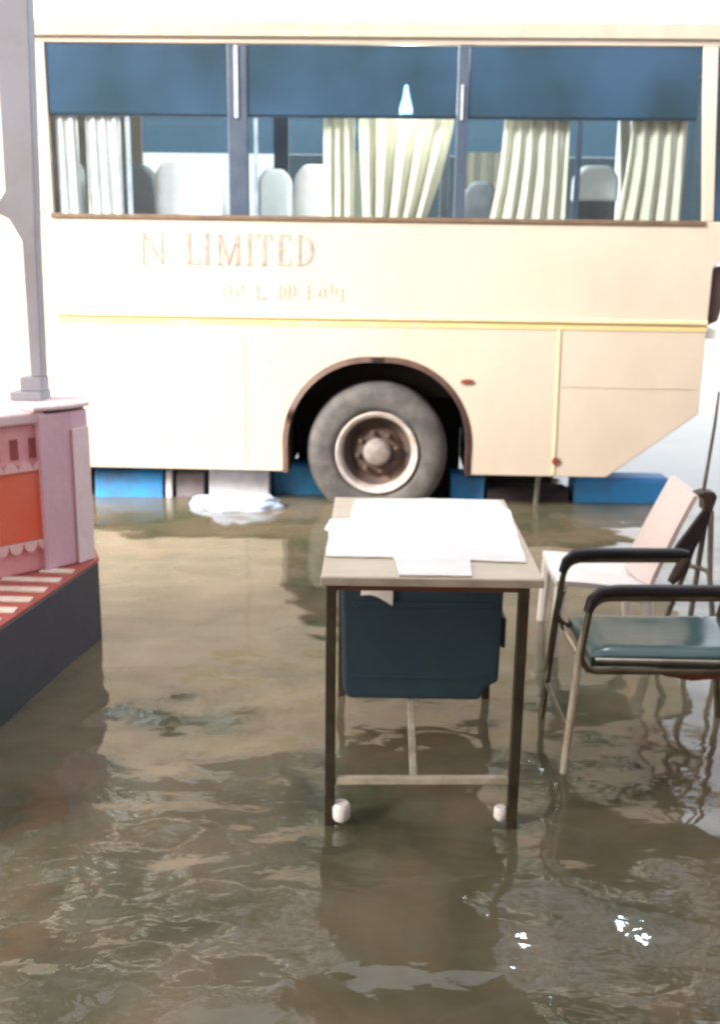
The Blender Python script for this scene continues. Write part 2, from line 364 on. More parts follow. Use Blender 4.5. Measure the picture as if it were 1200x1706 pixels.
build('floor', fl, M['inside'], bus, local=True)
ub = MB()
ub.box(L0+0.1, 1.3, 0.35, WD-0.35, 0.62, 0.86)
for y in (0.55, WD-0.65): ub.box(L0+0.1, 1.75, y, y+0.1, 0.40, 0.618)
ub.box(0.02, 0.17, 0.3, WD-0.3, 0.25, 0.398)
ub.box(-1.9, -0.9, 0.42, 0.95, 0.19, 0.397); ub.box(0.80, 1.22, 0.5, 1.1, 0.06, 0.397); ub.box(-0.72, -0.5, 0.6, 0.9, 0.10, 0.397)
build('underbody', ub, M['under'], bus, local=True, bevel=0.01)
pp = MB(); pp.tube([(1.085, 0.22, 0.60), (1.085, 0.20, 0.2), (1.075, 0.2, -0.06)], 0.016)
build('hanging_pipe', pp, M['greymetal'], bus, local=True, smooth=True)
# roof: a curved cap and a rain gutter below it
rp = [(0.0, ROOFZ+0.003), (0.0, 2.70), (0.03, 2.78), (0.12, 2.86), (0.35, 2.93), (WD/2, 2.965), (WD-0.35, 2.93), (WD-0.12, 2.86), (WD-0.03, 2.78), (WD, 2.70), (WD, ROOFZ+0.003)]
rf = MB(); rf.prism_yz(rp, L0, 2.09); roof = build('roof', rf, M['roofwhite'], bus, local=True)
gt = MB(); gt.prism_yz([(-0.004, 2.600), (-0.020, 2.606), (-0.032, 2.676), (-0.012, 2.688), (-0.004, 2.684)], -1.85, 2.08)
build('rain_gutter', gt, M['beige'], bus, local=True)
cl = MB(); cl.box(L0+0.05, 2.04, 0.05, WD-0.05, 2.575, 2.60); build('ceiling', cl, M['inside'], bus, local=True)
# trim along the side
t = MB(); t.box(-1.78, 1.90, -0.012, -0.001, SILL-0.020, SILL+0.004); build('window_sill_strip', t, M['seal'], bus, local=True, bevel=0.003)
t = MB(); t.box(-1.78, 1.962, -0.016, -0.001, 1.108, 1.132); build('rub_rail', t, M['rail'], bus, local=True, bevel=0.005)
t = MB(); t.box(-1.78, 1.962, -0.004, -0.001, 1.070, 1.106); build('stripe', t, M['yellow'], bus, local=True)
t = MB(); t.prism_xz([(1.119, 1.068), (1.137, 1.068), (1.150, 0.225), (1.130, 0.225)], -0.007, -0.001); build('panel_joint', t, M['rail'], bus, local=True, bevel=0.002)
t = MB(); SEAM = mat('panel_seam_shade', (0.46, 0.39, 0.30), 0.6, col2=(0.52, 0.44, 0.34), scale=6)
t.box(1.16, 1.93, -0.003, -0.001, 0.742, 0.748); build('panel_seam', t, SEAM, bus, local=True)
t = MB(); t.box(-0.69, -0.686, -0.003, -0.001, 0.23, 1.0); build('panel_seam', t, SEAM, bus, local=True)
t = MB(); t.prism_xz(arc(1.152, 0.306, 0.024, 0, 2*math.pi*0.95, 9), -0.012, -0.001); build('rusty_bolt', t, M['rust'], bus, local=True, bevel=0.003)
t = MB(); t.prism_xz([(0.575, 0.757), (0.61, 0.75), (0.648, 0.758), (0.645, 0.776), (0.61, 0.78), (0.578, 0.772)], -0.014, -0.001); build('side_marker', t, M['rust'], bus, local=True, bevel=0.003)
t = MB(); t.prism_xz([(1.967, 1.10), (2.03, 1.13), (2.055, 1.25), (2.03, 1.44), (1.990, 1.43), (1.967, 1.40)], 0.03, 0.25); build('tail_lamp', t, M['redlens'], bus, local=True, bevel=0.01)
t = MB(); t.box(1.967, 2.03, 0.03, 0.2, 1.03, 1.09); build('reflector', t, M['whiteplastic'], bus, local=True, bevel=0.008)
# wheel arches, wells, wheels
for k, (cx) in enumerate((WX, WXF)):
    o1 = arch(cx, WZ, 0.562, 0.206); o0 = arch(cx, WZ, 0.530, 0.206)
    a = MB(); n = len(o0)
    for i in range(n-1):
        (x0, z0), (x1, z1), (x2, z2), (x3, z3) = o0[i], o0[i+1], o1[i+1], o1[i]
        a.hexa([(x0, -0.016, z0), (x1, -0.016, z1), (x2, -0.002, z2), (x3, -0.002, z3), (x0, 0.055, z0), (x1, 0.055, z1), (x2, 0.0-0.001, z2), (x3, -0.001, z3)])
    bmesh.ops.remove_doubles(a.bm, verts=a.bm.verts, dist=1e-5)
    build('wheel_arch_lip', a, M['archlip'], bus, local=True, smooth=True)
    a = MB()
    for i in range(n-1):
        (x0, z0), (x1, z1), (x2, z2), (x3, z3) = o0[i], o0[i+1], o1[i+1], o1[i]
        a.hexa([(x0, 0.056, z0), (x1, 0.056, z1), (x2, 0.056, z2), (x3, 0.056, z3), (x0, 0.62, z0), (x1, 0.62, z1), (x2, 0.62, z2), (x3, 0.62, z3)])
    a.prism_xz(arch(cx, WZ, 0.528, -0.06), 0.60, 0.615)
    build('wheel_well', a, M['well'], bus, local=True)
def make_wheel(cx, y, s=1, detail=True):
    a = MB()
    a.lathe_y([(0.245, y+0.030*s), (0.262, y+0.002*s), (0.285, y-0.006*s), (0.345, y-0.010*s), (0.385, y+0.002*s), (0.410, y+0.025*s), (0.421, y+0.055*s), (0.421, y+0.205*s), (0.405, y+0.24*s), (0.25, y+0.25*s), (0.22, y+0.16*s)], cx, WZ)
    ty = build('wheel', a, M['tyre'], bus, local=True, smooth=True)
    a = MB(); a.lathe_y([(0.205, y+0.06*s), (0.212, y+0.022*s), (0.222, y-0.004*s), (0.240, y-0.012*s), (0.249, y+0.003*s), (0.246, y+0.05*s), (0.205, y+0.06*s)], cx, WZ)
    build('rim', a, M['rimpale'], ty, local=True, smooth=True)
    a = MB(); a.lathe_y([(0.208, y+0.058*s), (0.19, y+0.075*s), (0.16, y+0.095*s), (0.13, y+0.07*s), (0.10, y+0.058*s), (0, y+0.058*s)], cx, WZ)
    build('wheel_disc', a, M['rimdark'], ty, local=True, smooth=True)
    a = MB(); a.lathe_y([(0.083, y+0.057*s), (0.080, y+0.01*s), (0.066, y-0.012*s), (0.034, y-0.022*s), (0, y-0.024*s)], cx, WZ, 32)
    build('hub_cap', a, M['hub'], ty, local=True, smooth=True)
    if detail:
        for j in range(8):
            an = 2*math.pi*j/8 + 0.2; px, pz = cx+0.118*math.cos(an), WZ+0.118*math.sin(an)
            a = MB(); a.lathe_y([(0.0, y+0.028), (0.011, y+0.030), (0.015, y+0.036), (0.015, y+0.068)], px, pz, 8)
            build('wheel_nut', a, M['rimdark'], ty, local=True)
make_wheel(WX, 0.03); make_wheel(WXF, 0.03)
make_wheel(WX, WD-0.03, -1, False); make_wheel(WXF, WD-0.03, -1, False)
# windows: upper tinted band, clear lower panes, mullions
posts = [(-0.762, -0.652), (0.500, 0.560)]
spans = [(-1.765, -0.762), (-0.652, 0.500), (0.560, 1.805)]
front_spans = []
def pane_pair(u0, u1, y0, y1, far=False):
    sl_ = lambda z: 0.0
    a = MB(); a.box(u0+0.002, u1-0.002, y0, y1, BAND, WTOP-0.003); p = build('tinted_pane', a, M['tint'] if not far else M['farband'], bus, local=True)
    a = MB(); a.box(u0+0.002, u1-0.002, y0, y1, SILL+0.003, BAND-0.003)
    q = build('window_pane', a, M['clear'] if (not far or u1 < -0.5) else M['fartint'], bus, local=True)
for (u0, u1) in spans + front_spans:
    pane_pair(u0, u1, 0.010, 0.016); pane_pair(u0, u1, WD-0.016, WD-0.010, True)
a = MB(); a.prism_xz([(1.948, SILL+0.003), (2.048, SILL+0.003), (2.048, WTOP-0.003), (1.888, WTOP-0.003)], 0.010, 0.016); build('quarter_pane', a, M['tint'], bus, local=True)
a = MB(); a.box(2.06, 2.07, 0.05, WD-0.05, SILL+0.003, WTOP-0.003); build('rear_window', a, M['fartint'], bus, local=True)
a = MB(); a.box(L0+0.01, L0+0.02, 0.05, WD-0.05, SILL+0.003, WTOP-0.003); build('windscreen', a, M['clear'], bus, local=True)
for (u0, u1) in posts:
    a = MB(); a.box(u0, u1, 0.001, 0.045, SILL+0.002, WTOP-0.002); build('mullion', a, M['mull'], bus, local=True, bevel=0.006)
    a = MB(); a.box(u0, u1, WD-0.045, WD-0.001, SILL+0.002, WTOP-0.002); build('mullion', a, M['mull'], bus, local=True)
for bx_ in ((-0.722, -0.700, -0.008, 0.0005, BAND-0.02, WTOP-0.01), (0.520, 0.534, -0.008, 0.0005, BAND-0.02, WTOP-0.20)):
    a = MB(); a.box(*bx_); build('mullion_strip', a, M['lightline'], bus, local=True, bevel=0.003)
for (u0, u1) in spans:
    a = MB(); a.box(u0+0.004, u1-0.004, 0.017, 0.030, BAND-0.012, BAND+0.006)
    build('transom_bar', a, M['mull'], bus, local=True)
for (u0, u1) in ((1.165, 1.195), (-1.34, -1.315), (-0.62, -0.60)):
    a = MB(); a.box(u0, u1, 0.018, 0.034, SILL+0.004, BAND-0.014); build('sliding_frame', a, M['mull'] if u0 > 0 else M['lightline'], bus, local=True)
# curtains
def curtain(u0, u1, z0, z1, m, folds, amp=0.022, y=0.085, drape=0.0, seed=0, flare=0.0):
    rnd = random.Random(seed); ph = rnd.random()*6; jit = [rnd.uniform(-0.5, 0.5) for _ in range(6)]
    def fn(s, v):
        z = z0 + (z1-z0)*v; wob = sum(jit[k]*math.sin((k+1)*2.1*s + k) for k in range(6))*0.5
        u = u0 + (u1-u0)*s - flare*(1-v)**2*(1-s) + drape*(1-v)**1.4*(s-0.2)*(-0.5)
        fa = amp*(0.65+0.5*(1-v))
        th = 2*math.pi*folds*s + ph + wob + drape*3.0*(1-v)*s
        return (u + 0.012*math.cos(th), y + fa*math.sin(th) + 0.006*math.sin(3.1*th+v*2), z), (0, 1, 0)
    a = MB(); a.sheet(fn, max(40, int(folds*14)), 10, 0.0035)
    return build('curtain', a, m, bus, local=True, smooth=True)
for c in (curtain(-1.745, -1.625, SILL-0.03, BAND+0.02, M['curtainw'], 2, amp=0.012, y=0.045, seed=1),
          curtain(-1.575, -1.385, SILL-0.03, BAND+0.02, M['curtainw'], 3, amp=0.012, y=0.045, seed=2),
          curtain(-0.235, -0.065, SILL-0.03, BAND+0.02, M['curtain'], 3, seed=3),
          curtain(-0.050, 0.490, SILL-0.03, BAND+0.02, M['curtain'], 5, amp=0.030, drape=0.35, seed=4),
          curtain(0.775, 1.135, SILL-0.03, BAND+0.02, M['curtain'], 5, seed=5, flare=0.07),
          curtain(1.47, 1.765, SILL-0.03, BAND+0.02, M['curtain'], 4, seed=6, flare=0.06)):
    pass
def far_curtain(u0, u1, folds, seed): curtain(u0, u1, SILL-0.2, BAND+0.02, M['curtain'], folds, y=WD-0.09, seed=seed)
far_curtain(-0.25, 0.35, 6, 11); far_curtain(0.62, 1.0, 4, 12)
# seats
def seat(u, y, w, zt, m, cov, tilt=0.0, coverlen=0.42):
    prof = []
    a = MB(); h = 0.72
    a.prism([(-w/2, 0), (w/2, 0), (w/2, h-0.06), (w/2-0.05, h), (-w/2+0.05, h), (-w/2, h-0.06)],
            lambda px, pz: (u+px+tilt*pz, y, zt-h+pz), lambda px, pz: (u+px+tilt*pz, y+0.12, zt-h+pz))
    s = build('seat', a, m, bus, local=True, bevel=0.025, seg=3)
    a = MB(); a.box(u-w/2+0.01, u+w/2-0.01, y+0.10, y+0.52, zt-h-0.10, zt-h+0.02); build('seat_cushion', a, m, s, local=True, bevel=0.03, seg=3)
    for sx in (-1, 1):
        a = MB(); a.tube([(u+sx*w*0.38, y+0.3, 0.981), (u+sx*w*0.38, y+0.3, zt-h-0.101)], 0.02, 8); build('seat_leg', a, M['greymetal'], s, local=True)
    if cov:
        hh = coverlen
        a = MB(); a.prism([(-w/2-0.008, h-hh), (w/2+0.008, h-hh), (w/2+0.008, h-0.055), (w/2-0.045, h+0.008), (-w/2+0.045, h+0.008), (-w/2-0.008, h-0.055)],
            lambda px, pz: (u+px+tilt*pz, y-0.008, zt-h+pz), lambda px, pz: (u+px+tilt*pz, y+0.128, zt-h+pz))
        build('seat_cover', a, cov, s, local=True, bevel=0.025, seg=3)
    return s
seat(-1.03, 0.22, 0.40, 1.965, M['seatgrey'], M['cover'])
seat(-1.33, 0.50, 0.26, 1.985, M['inside'], None, tilt=-0.15)
seat(-0.285, 0.22, 0.31, 1.965, M['seatgrey'], M['cover'], tilt=0.05)
seat(1.34, 0.30, 0.24, 1.985, M['seatgrey'], M['cover'], coverlen=0.20)
seat(0.62, 0.70, 0.20, 1.93, M['seatgrey'], None, tilt=0.12)
seat(-0.62, 0.95, 0.20, 2.0, M['seatgrey'], M['cover'])
seat(-1.90, 0.22, 0.44, 2.0, M['seatgrey'], M['cover'])
# glowing bulb added behind the glass to stand for a reflection on it
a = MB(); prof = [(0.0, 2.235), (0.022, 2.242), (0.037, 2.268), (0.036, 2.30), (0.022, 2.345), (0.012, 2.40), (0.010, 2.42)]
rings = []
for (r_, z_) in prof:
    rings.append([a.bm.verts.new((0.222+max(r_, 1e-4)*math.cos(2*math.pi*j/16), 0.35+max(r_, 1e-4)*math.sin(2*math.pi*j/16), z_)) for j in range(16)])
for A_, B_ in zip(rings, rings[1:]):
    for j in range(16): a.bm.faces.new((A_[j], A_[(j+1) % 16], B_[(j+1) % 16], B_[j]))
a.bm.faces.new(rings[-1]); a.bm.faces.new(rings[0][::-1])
glare = build('ceiling_lamp', a, M['lamp'], bus, local=True, smooth=True)
glare['label'] = 'lit teardrop bulb behind the tinted window band'
a = MB(); a.tube([(0.222, 0.35, 2.42), (0.222, 0.35, 2.574)], 0.007, 8); build('lamp_stem', a, M['greymetal'], glare, local=True)
# faded writing on the side
def letters():
    a = MB(); y0, y1 = -0.0035, -0.0008
    U = lambda px: (px-600.0)*0.003447 - 0.0195
    def v(x, z0, z1, w=0.022): a.box(x-w/2, x+w/2, y0, y1, z0, z1)
    def h(x0, x1, z, w=0.007): a.box(x0, x1, y0-0.0004, y1-0.0003, z-w/2, z+w/2)
    def dg(xa, za, xb, zb, w=0.022): a.prism_xz([(xa-w/2, za), (xa+w/2, za), (xb+w/2, zb), (xb-w/2, zb)], y0-0.0008, y1-0.0005)
    z0, z1 = 1.405, 1.575; f = 0.018
    def serif(x, z): h(x-f, x+f, z)
    # N
    x0, x1 = U(240), U(272); v(x0, z0, z1, 0.010); v(x1, z0, z1, 0.010); dg(x1, z0, x0, z1); serif(x0, z1); serif(x0, z0); serif(x1, z1)
    build('lettering', a, M['letter'], bus, local=True); a = MB()
    # L
    x = U(316); v(x, z0, z1); h(x-f, x+0.062, z0+0.003); serif(x, z1); v(x+0.060, z0, z0+0.04, 0.007)
    # I
    x = U(346); v(x, z0, z1); serif(x, z0); serif(x, z1)
    # M
    xa, xb = U(367), U(397); xm = (xa+xb)/2; v(xa, z0, z1, 0.010); v(xb, z0, z1, 0.022); dg(xm, z0, xa, z1, 0.020); dg(xm, z0, xb, z1, 0.009); serif(xa, z0); serif(xb, z0)
    # I
    x = U(416); v(x, z0, z1); serif(x, z0); serif(x, z1)
    # T
    x = U(441); v(x, z0, z1); serif(x, z0); h(x-0.042, x+0.042, z1-0.003); v(x-0.041, z1-0.035, z1, 0.007); v(x+0.041, z1-0.035, z1, 0.007)
    # E
    x = U(468); v(x, z0, z1); h(x-f, x+0.056, z0+0.003); h(x-f, x+0.056, z1-0.003); h(x, x+0.040, (z0+z1)/2); v(x+0.055, z0, z0+0.035, 0.007); v(x+0.055, z1-0.035, z1, 0.007)
    # D
    x = U(500); v(x, z0, z1, 0.014); xr = U(520); zc = (z0+z1)/2
    pts = arc(x+0.012, zc, 1.0, math.pi/2, -math.pi/2, 16)
    def el(r1, r2): return [(x+0.010 + r1*math.cos(math.pi/2-math.pi*i/16), zc + r2*math.sin(math.pi/2-math.pi*i/16)) for i in range(17)]
    o, i_ = el(xr-x+0.002, 0.085), el(xr-x-0.020, 0.078)
    for k in range(16): a.hexa([(o[k][0], y0, o[k][1]), (o[k+1][0], y0, o[k+1][1]), (i_[k+1][0], y0, i_[k+1][1]), (i_[k][0], y0, i_[k][1]),
                                (o[k][0], y1, o[k][1]), (o[k+1][0], y1, o[k+1][1]), (i_[k+1][0], y1, i_[k+1][1]), (i_[k][0], y1, i_[k][1])])
    h(x-f, x+0.012, z0+0.003); h(x-f, x+0.012, z1-0.003)
    build('lettering', a, M['letter'], bus, local=True)
    # second, smaller line: only worn strokes are left of it
    a = MB(); rnd = random.Random(5)
    def dab(a, px, z0, z1, w): a.box(U(px)-w/2, U(px)+w/2, y0, y1, z0, z1)
    last = None
    for px, za, zb, w_ in ((372, 1.225, 1.285, 0.010), (384, 1.24, 1.29, 0.014), (394, 1.225, 1.275, 0.010), (404, 1.245, 1.30, 0.009), (429, 1.215, 1.305, 0.014), (438, 1.215, 1.232, 0.03),
                           (466, 1.22, 1.30, 0.014), (474, 1.225, 1.29, 0.012), (482, 1.22, 1.30, 0.014), (490, 1.235, 1.295, 0.012), (514, 1.215, 1.30, 0.012), (532, 1.235, 1.275, 0.016), (541, 1.23, 1.285, 0.012),
                           (552, 1.255, 1.31, 0.014), (560, 1.25, 1.285, 0.010), (570, 1.205, 1.285, 0.014)):
        if last is not None and px - last > 16:
            build('worn_lettering', a, M['letterpink'], bus, local=True); a = MB()
        last = px; dab(a, px, za, zb, w_)
    build('worn_lettering', a, M['letterpink'], bus, local=True)
letters()

# ------------------------------------------------------------------ kerb blocks and a sack under the bus
KY = 6.10
def kerb(x0, x1, m, label, top, dy=0.0):
    a = MB(); a.prism_yz([(KY+dy, GZ), (KY+dy+0.02, top-0.025), (KY+dy+0.045, top), (KY+dy+0.22, top), (KY+dy+0.24, GZ)], x0, x1)
    o = build('kerb_block', a, m, bevel=0.008); tag(o, label, 'kerb block', 'kerb blocks under the bus'); return o
kerb(-1.64, -1.22, M['kerbblue'], 'bright blue painted kerb block nearest the pink parapet', 0.17, -0.03)
kerb(-1.205, -1.165, M['kerbwhite'], 'thin white painted kerb block beside the blue one near the parapet', 0.17, -0.02)
kerb(-1.145, -0.97, M['kerbgrey'], 'short grey kerb block between the white one and the sack', 0.16)
kerb(-0.94, -0.565, M['kerbwhite'], 'white painted kerb block behind the crumpled white sack', 0.19)
kerb(-0.55, -0.15, M['kerbcyan'], 'light blue kerb block just beside the bus wheel', 0.19, 0.12)
kerb(0.56, 0.77, M['kerbblue'], 'pale blue kerb block showing behind the far edge of the table', 0.16)
kerb(0.79, 1.30, M['well'], 'dark grey kerb block behind the hanging pipe', 0.07)  # dark colour put here for the shade under the bus
kerb(1.33, 1.92, M['kerbblue'], 'long blue painted kerb block beyond the bus tail, behind the armchair', 0.150)
a = MB(); bmesh.ops.create_icosphere(a.bm, subdivisions=4, radius=1.0)
for v in a.bm.verts:
    c = v.co.copy(); d = 0.24*noise.noise(c*2.1+Vector((3, 1, 0))) + 0.14*abs(noise.noise(c*5.3)) + 0.05*noise.noise(c*11)
    v.co = Vector((-0.74 + c.x*0.26*(1+d), 5.86 + c.y*0.11*(1+d), 0.0 + c.z*0.085*(1+1.5*d)))
tag(build('sack', a, M['sack'], smooth=True), 'crumpled white plastic sack floating in front of the white kerb', 'sack')

# ------------------------------------------------------------------ table
TX0, TX1, TY0, TY1, TZ = -0.094, 0.455, 2.37, 3.225, 0.685
tb = thing('table', 'narrow beige laminate table on thin brown steel legs in the water', 'table', (0.18, 2.80, GZ), 0.0)
a = MB(); a.hexa([(TX0, TY0, TZ-0.020), (TX1, TY0, TZ-0.020), (TX1+0.018, TY1, TZ-0.020), (TX0+0.012, TY1, TZ-0.020), (TX0, TY0, TZ), (TX1, TY0, TZ), (TX1+0.018, TY1, TZ), (TX0+0.012, TY1, TZ)])
top = build('tabletop', a, M['laminate'], tb, bevel=0.003)
a = MB(); a.box(TX0-0.001, TX1+0.001, TY0-0.007, TY0-0.0005, TZ-0.022, TZ-0.001); build('edge_band', a, M['edge'], top, bevel=0.002)
legs = [(-0.069, 2.39), (0.411, 2.39), (-0.054, 3.195), (0.437, 3.195)]
for i, (x, y) in enumerate(legs):
    a = MB(); a.tube([(x, y, GZ), (x, y, TZ-0.0205)], 0.0130, square=True)
    build('leg', a, M['steel'], tb, bevel=0.002)
a = MB()
a.box(legs[0][0]+0.0135, legs[1][0]-0.0135, 2.382, 2.398, TZ-0.040, TZ-0.021); build('apron', a, M['apron'], tb, bevel=0.002)
a = MB(); a.box(legs[2][0]+0.0135, legs[3][0]-0.0135, 3.187, 3.203, TZ-0.040, TZ-0.021); build('apron', a, M['apron'], tb, bevel=0.002)
for k in (0, 1):
    a = MB(); a.hexa([(legs[k][0]-0.008, 2.402, TZ-0.040), (legs[k][0]+0.008, 2.402, TZ-0.040), (legs[k+2][0]+0.008, 3.183, TZ-0.040), (legs[k+2][0]-0.008, 3.183, TZ-0.040),
                      (legs[k][0]-0.008, 2.402, TZ-0.021), (legs[k][0]+0.008, 2.402, TZ-0.021), (legs[k+2][0]+0.008, 3.183, TZ-0.021), (legs[k+2][0]-0.008, 3.183, TZ-0.021)])
    build('apron', a, M['apron'], tb, bevel=0.002)
HZ = 0.126
a = MB(); a.tube([(legs[0][0]+0.0135, 2.39, HZ-0.004), (legs[1][0]-0.0135, 2.39, HZ+0.004)], 0.0095, square=True); build('stretcher', a, M['paleSteel'], tb, bevel=0.002)
a = MB(); a.tube([(legs[2][0]+0.0135, 3.195, HZ), (legs[3][0]-0.0135, 3.195, HZ)], 0.0095, square=True); build('stretcher', a, M['paleSteel'], tb, bevel=0.002)
a = MB(); a.tube([(0.150, 2.4005, HZ), (0.172, 3.1850, HZ)], 0.0095, square=True); build('stretcher', a, M['paleSteel'], tb, bevel=0.002)
for x, s in ((legs[0][0]+0.030, 1.0), (legs[1][0]-0.030, 0.72)):
    a = MB(); a.tube([(x, 2.388, 0.036-0.026*s), (x, 2.388, 0.036-0.018*s), (x, 2.388, 0.036+0.014*s), (x, 2.388, 0.036+0.022*s)], 0.02, 16, rr=[0.019*s, 0.024*s, 0.025*s, 0.019*s])
    build('foot_cap', a, M['whiteplastic'], tb, smooth=True)
# white cloth on the table: leaves three corners of the laminate bare
outline = [(0.10, 2.374), (0.276, 2.374), (0.288, 2.51), (0.432, 2.50), (0.446, 2.72), (0.458, 2.90), (0.468, 3.06), (0.452, 3.10), (0.449, 3.19), (0.22, 3.205), (-0.018, 3.17), (-0.030, 2.93),
           (-0.090, 2.915), (-0.104, 2.80), (-0.087, 2.775), (-0.088, 2.53), (0.09, 2.527)]
rc = random.Random(3); rough = []
for i_ in range(len(outline)):
    (xa, ya), (xb, yb) = outline[i_], outline[(i_+1) % len(outline)]; n_ = max(1, int(math.hypot(xb-xa, yb-ya)/0.035))
    for q_ in range(n_): rough.append((xa+(xb-xa)*q_/n_ + rc.uniform(-0.003, 0.003), ya+(yb-ya)*q_/n_ + (rc.uniform(-0.003, 0.003) if ya > 2.4 else rc.uniform(0, 0.003))))
a = MB(); a.prism_xy(rough, TZ+0.0015, TZ+0.006)
tag(build('table_cloth', a, M['whitecloth'], bevel=0.0015), 'plain white sheet spread over the tabletop, two near corners left bare', 'table cloth')

# ------------------------------------------------------------------ dark box standing on the stretchers under the table
BY0, BY1 = 2.86, 3.17
bx = thing('storage_box', 'dark navy storage box standing on the rails under the table', 'box', (0.19, 3.0, HZ+0.01), 0.0)
z0, z1 = HZ+0.0105, 0.575
def taper(x, z): return x
a = MB()
a.prism([(-0.045, z0+0.03), (-0.03, z0), (0.375, z0), (0.395, z0+0.045), (0.43, z0+0.06), (0.434, z1-0.03), (0.42, z1), (-0.045, z1), (-0.056, z1-0.02)],
        lambda x, z: (x, BY0, z), lambda x, z: (x, BY1, z))
bod = build('body', a, M['navybox'], bx, bevel=0.012, seg=3)
a = MB(); a.box(0.4345, 0.4485, BY0+0.02, BY0+0.11, 0.30, 0.40); build('handle', a, M['navybox'], bx, bevel=0.006)
a = MB(); a.box(-0.050, 0.428, BY0-0.008, BY1+0.006, z1+0.001, z1+0.028); build('lid', a, M['navybox'], bx, bevel=0.008)
a = MB(); a.box(-0.02, 0.405, BY0-0.005, BY0-0.0005, z0+0.30, z0+0.318); build('moulded_rib', a, M['navybox'], bx, bevel=0.002)
a = MB(); a.box(-0.02, 0.395, BY0-0.005, BY0-0.0005, z0+0.07, z0+0.082); build('moulded_rib', a, M['navybox'], bx, bevel=0.002)
a = MB()
def pap(s_, t_): return (0.006+0.095*s_, BY0-0.013-0.004*math.sin(3*s_), 0.475+0.045*t_+0.010*math.sin(4*s_+t_) - 0.022*s_*(1-t_)), (0, -1, 0)
a.sheet(pap, 10, 6, 0.0012)
tag(build('paper_scrap', a, M['whitecloth'], smooth=True), 'crumpled white paper scrap stuck on the navy box under the tabletop', 'paper')

# ------------------------------------------------------------------ armchair at the right
ch = thing('armchair', 'metal tube armchair with teal vinyl seat and black armrests beside the table', 'chair', (0.85, 2.87, GZ), 0.0)
AZ, SZ = 0.55, 0.335
def arm(y, x0, m, xa, front):
    a = MB(); a.tube([(xa+0.055, y, AZ+0.004), (1.09, y+0.02, AZ+0.004)], 0.0155, 12)
    return a
YN, YF = 2.665, 3.035
for (y, mm, xe) in ((YN, M['oldchrome'], 1.13), (YF, M['oldchrome'], 1.035)):
    a = MB(); a.tube([(xe, y+0.02, AZ-0.012), (0.648, y, AZ-0.012), (0.628, y, SZ+0.02), (0.66, y+0.01, SZ-0.018), (1.14, y+0.03, SZ-0.022)], 0.0095, 12, fillet=0.055)
    build('frame', a, mm, ch, smooth=True)
    a = MB(); a.tube([(0.640, y, AZ-0.052), (0.649, y, AZ-0.016), (0.672, y, AZ+0.006), (0.72, y, AZ+0.013), (xe-0.03, y+0.02, AZ+0.010), (xe, y+0.02, AZ+0.006)], 0.015, 12,
                     rr=[0.0135, 0.0155, 0.016, 0.016, 0.016, 0.013])
    build('armrest', a, M['armpad'], ch, smooth=True)
a = MB(); a.tube([(1.03, YF+0.02, AZ-0.01), (1.012, YF+0.015, AZ-0.05), (0.985, YF+0.01, AZ-0.085)], 0.016, 10, rr=[0.02, 0.022, 0.012]); build('arm_bracket', a, M['brownclamp'], ch, smooth=True)
for (x, y, m, dx) in ((0.603, YN+0.005, M['paleSteel'], 0.022), (0.604, YF+0.01, M['oldchrome'], 0.028), (1.20, YN+0.03, M['chrome'], -0.05), (1.20, YF+0.03, M['oldchrome'], -0.05)):
    a = MB()
    if x < 1: a.tube([(x-0.004, y, GZ), (x, y, 0.0), (x+dx, y, SZ+0.03), (x+dx+0.012, y, SZ+0.10)], 0.0115, 12)
    else: a.tube([(x, y, GZ), (x+dx, y, SZ-0.02), (x+0.02, y, 0.62), (x+0.10, y, 0.84)], 0.0115, 12)
    build('leg', a, m, ch, smooth=True)
a = MB(); a.tube([(0.612, YN+0.012, 0.12), (0.612, YF, 0.12)], 0.008, 10); build('crossbar', a, M['oldchrome'], ch, smooth=True)
a = MB(); a.tube([(0.655, YN+0.012, SZ-0.017), (0.652, YF+0.008, SZ-0.017)], 0.009, 10); build('crossbar', a, M['chrome'], ch, smooth=True)
def seat_f(s, t):
    x = 0.668 + 0.50*s; y = YN+0.035 + 0.335*t
    e = min(s, 1-s, t, 1-t); z = SZ + 0.016 + 0.020*min(1, e/0.12)**0.5 - 0.006*math.sin(math.pi*s)*math.sin(math.pi*t)
    return (x, y, z), (0, 0, -1)
a = MB(); a.sheet(seat_f, 30, 24, 0.030); build('seat', a, M['teal'], ch, smooth=True)
a = MB(); a.tube([(0.675, YN+0.026, SZ+0.008), (1.13, YN+0.03, SZ+0.004)], 0.0075, 10); build('seat_rail', a, M['chrome'], ch, smooth=True)
a = MB(); a.prism_xz([(0.885, SZ-0.022), (1.10, SZ-0.022), (1.08, SZ-0.075), (0.985, SZ-0.085), (0.90, SZ-0.07)], YN+0.10, YF-0.10); build('seat_bracket', a, M['rust'], ch, bevel=0.006)
a = MB(); a.hexa([(1.235, YN+0.045, 0.64), (1.25, YN+0.045, 0.64), (1.25, YF+0.015, 0.64), (1.235, YF+0.015, 0.64), (1.285, YN+0.045, 0.82), (1.30, YN+0.045, 0.82), (1.30, YF+0.015, 0.82), (1.285, YF+0.015, 0.82)])
build('backrest', a, M['teal'], ch, bevel=0.006)

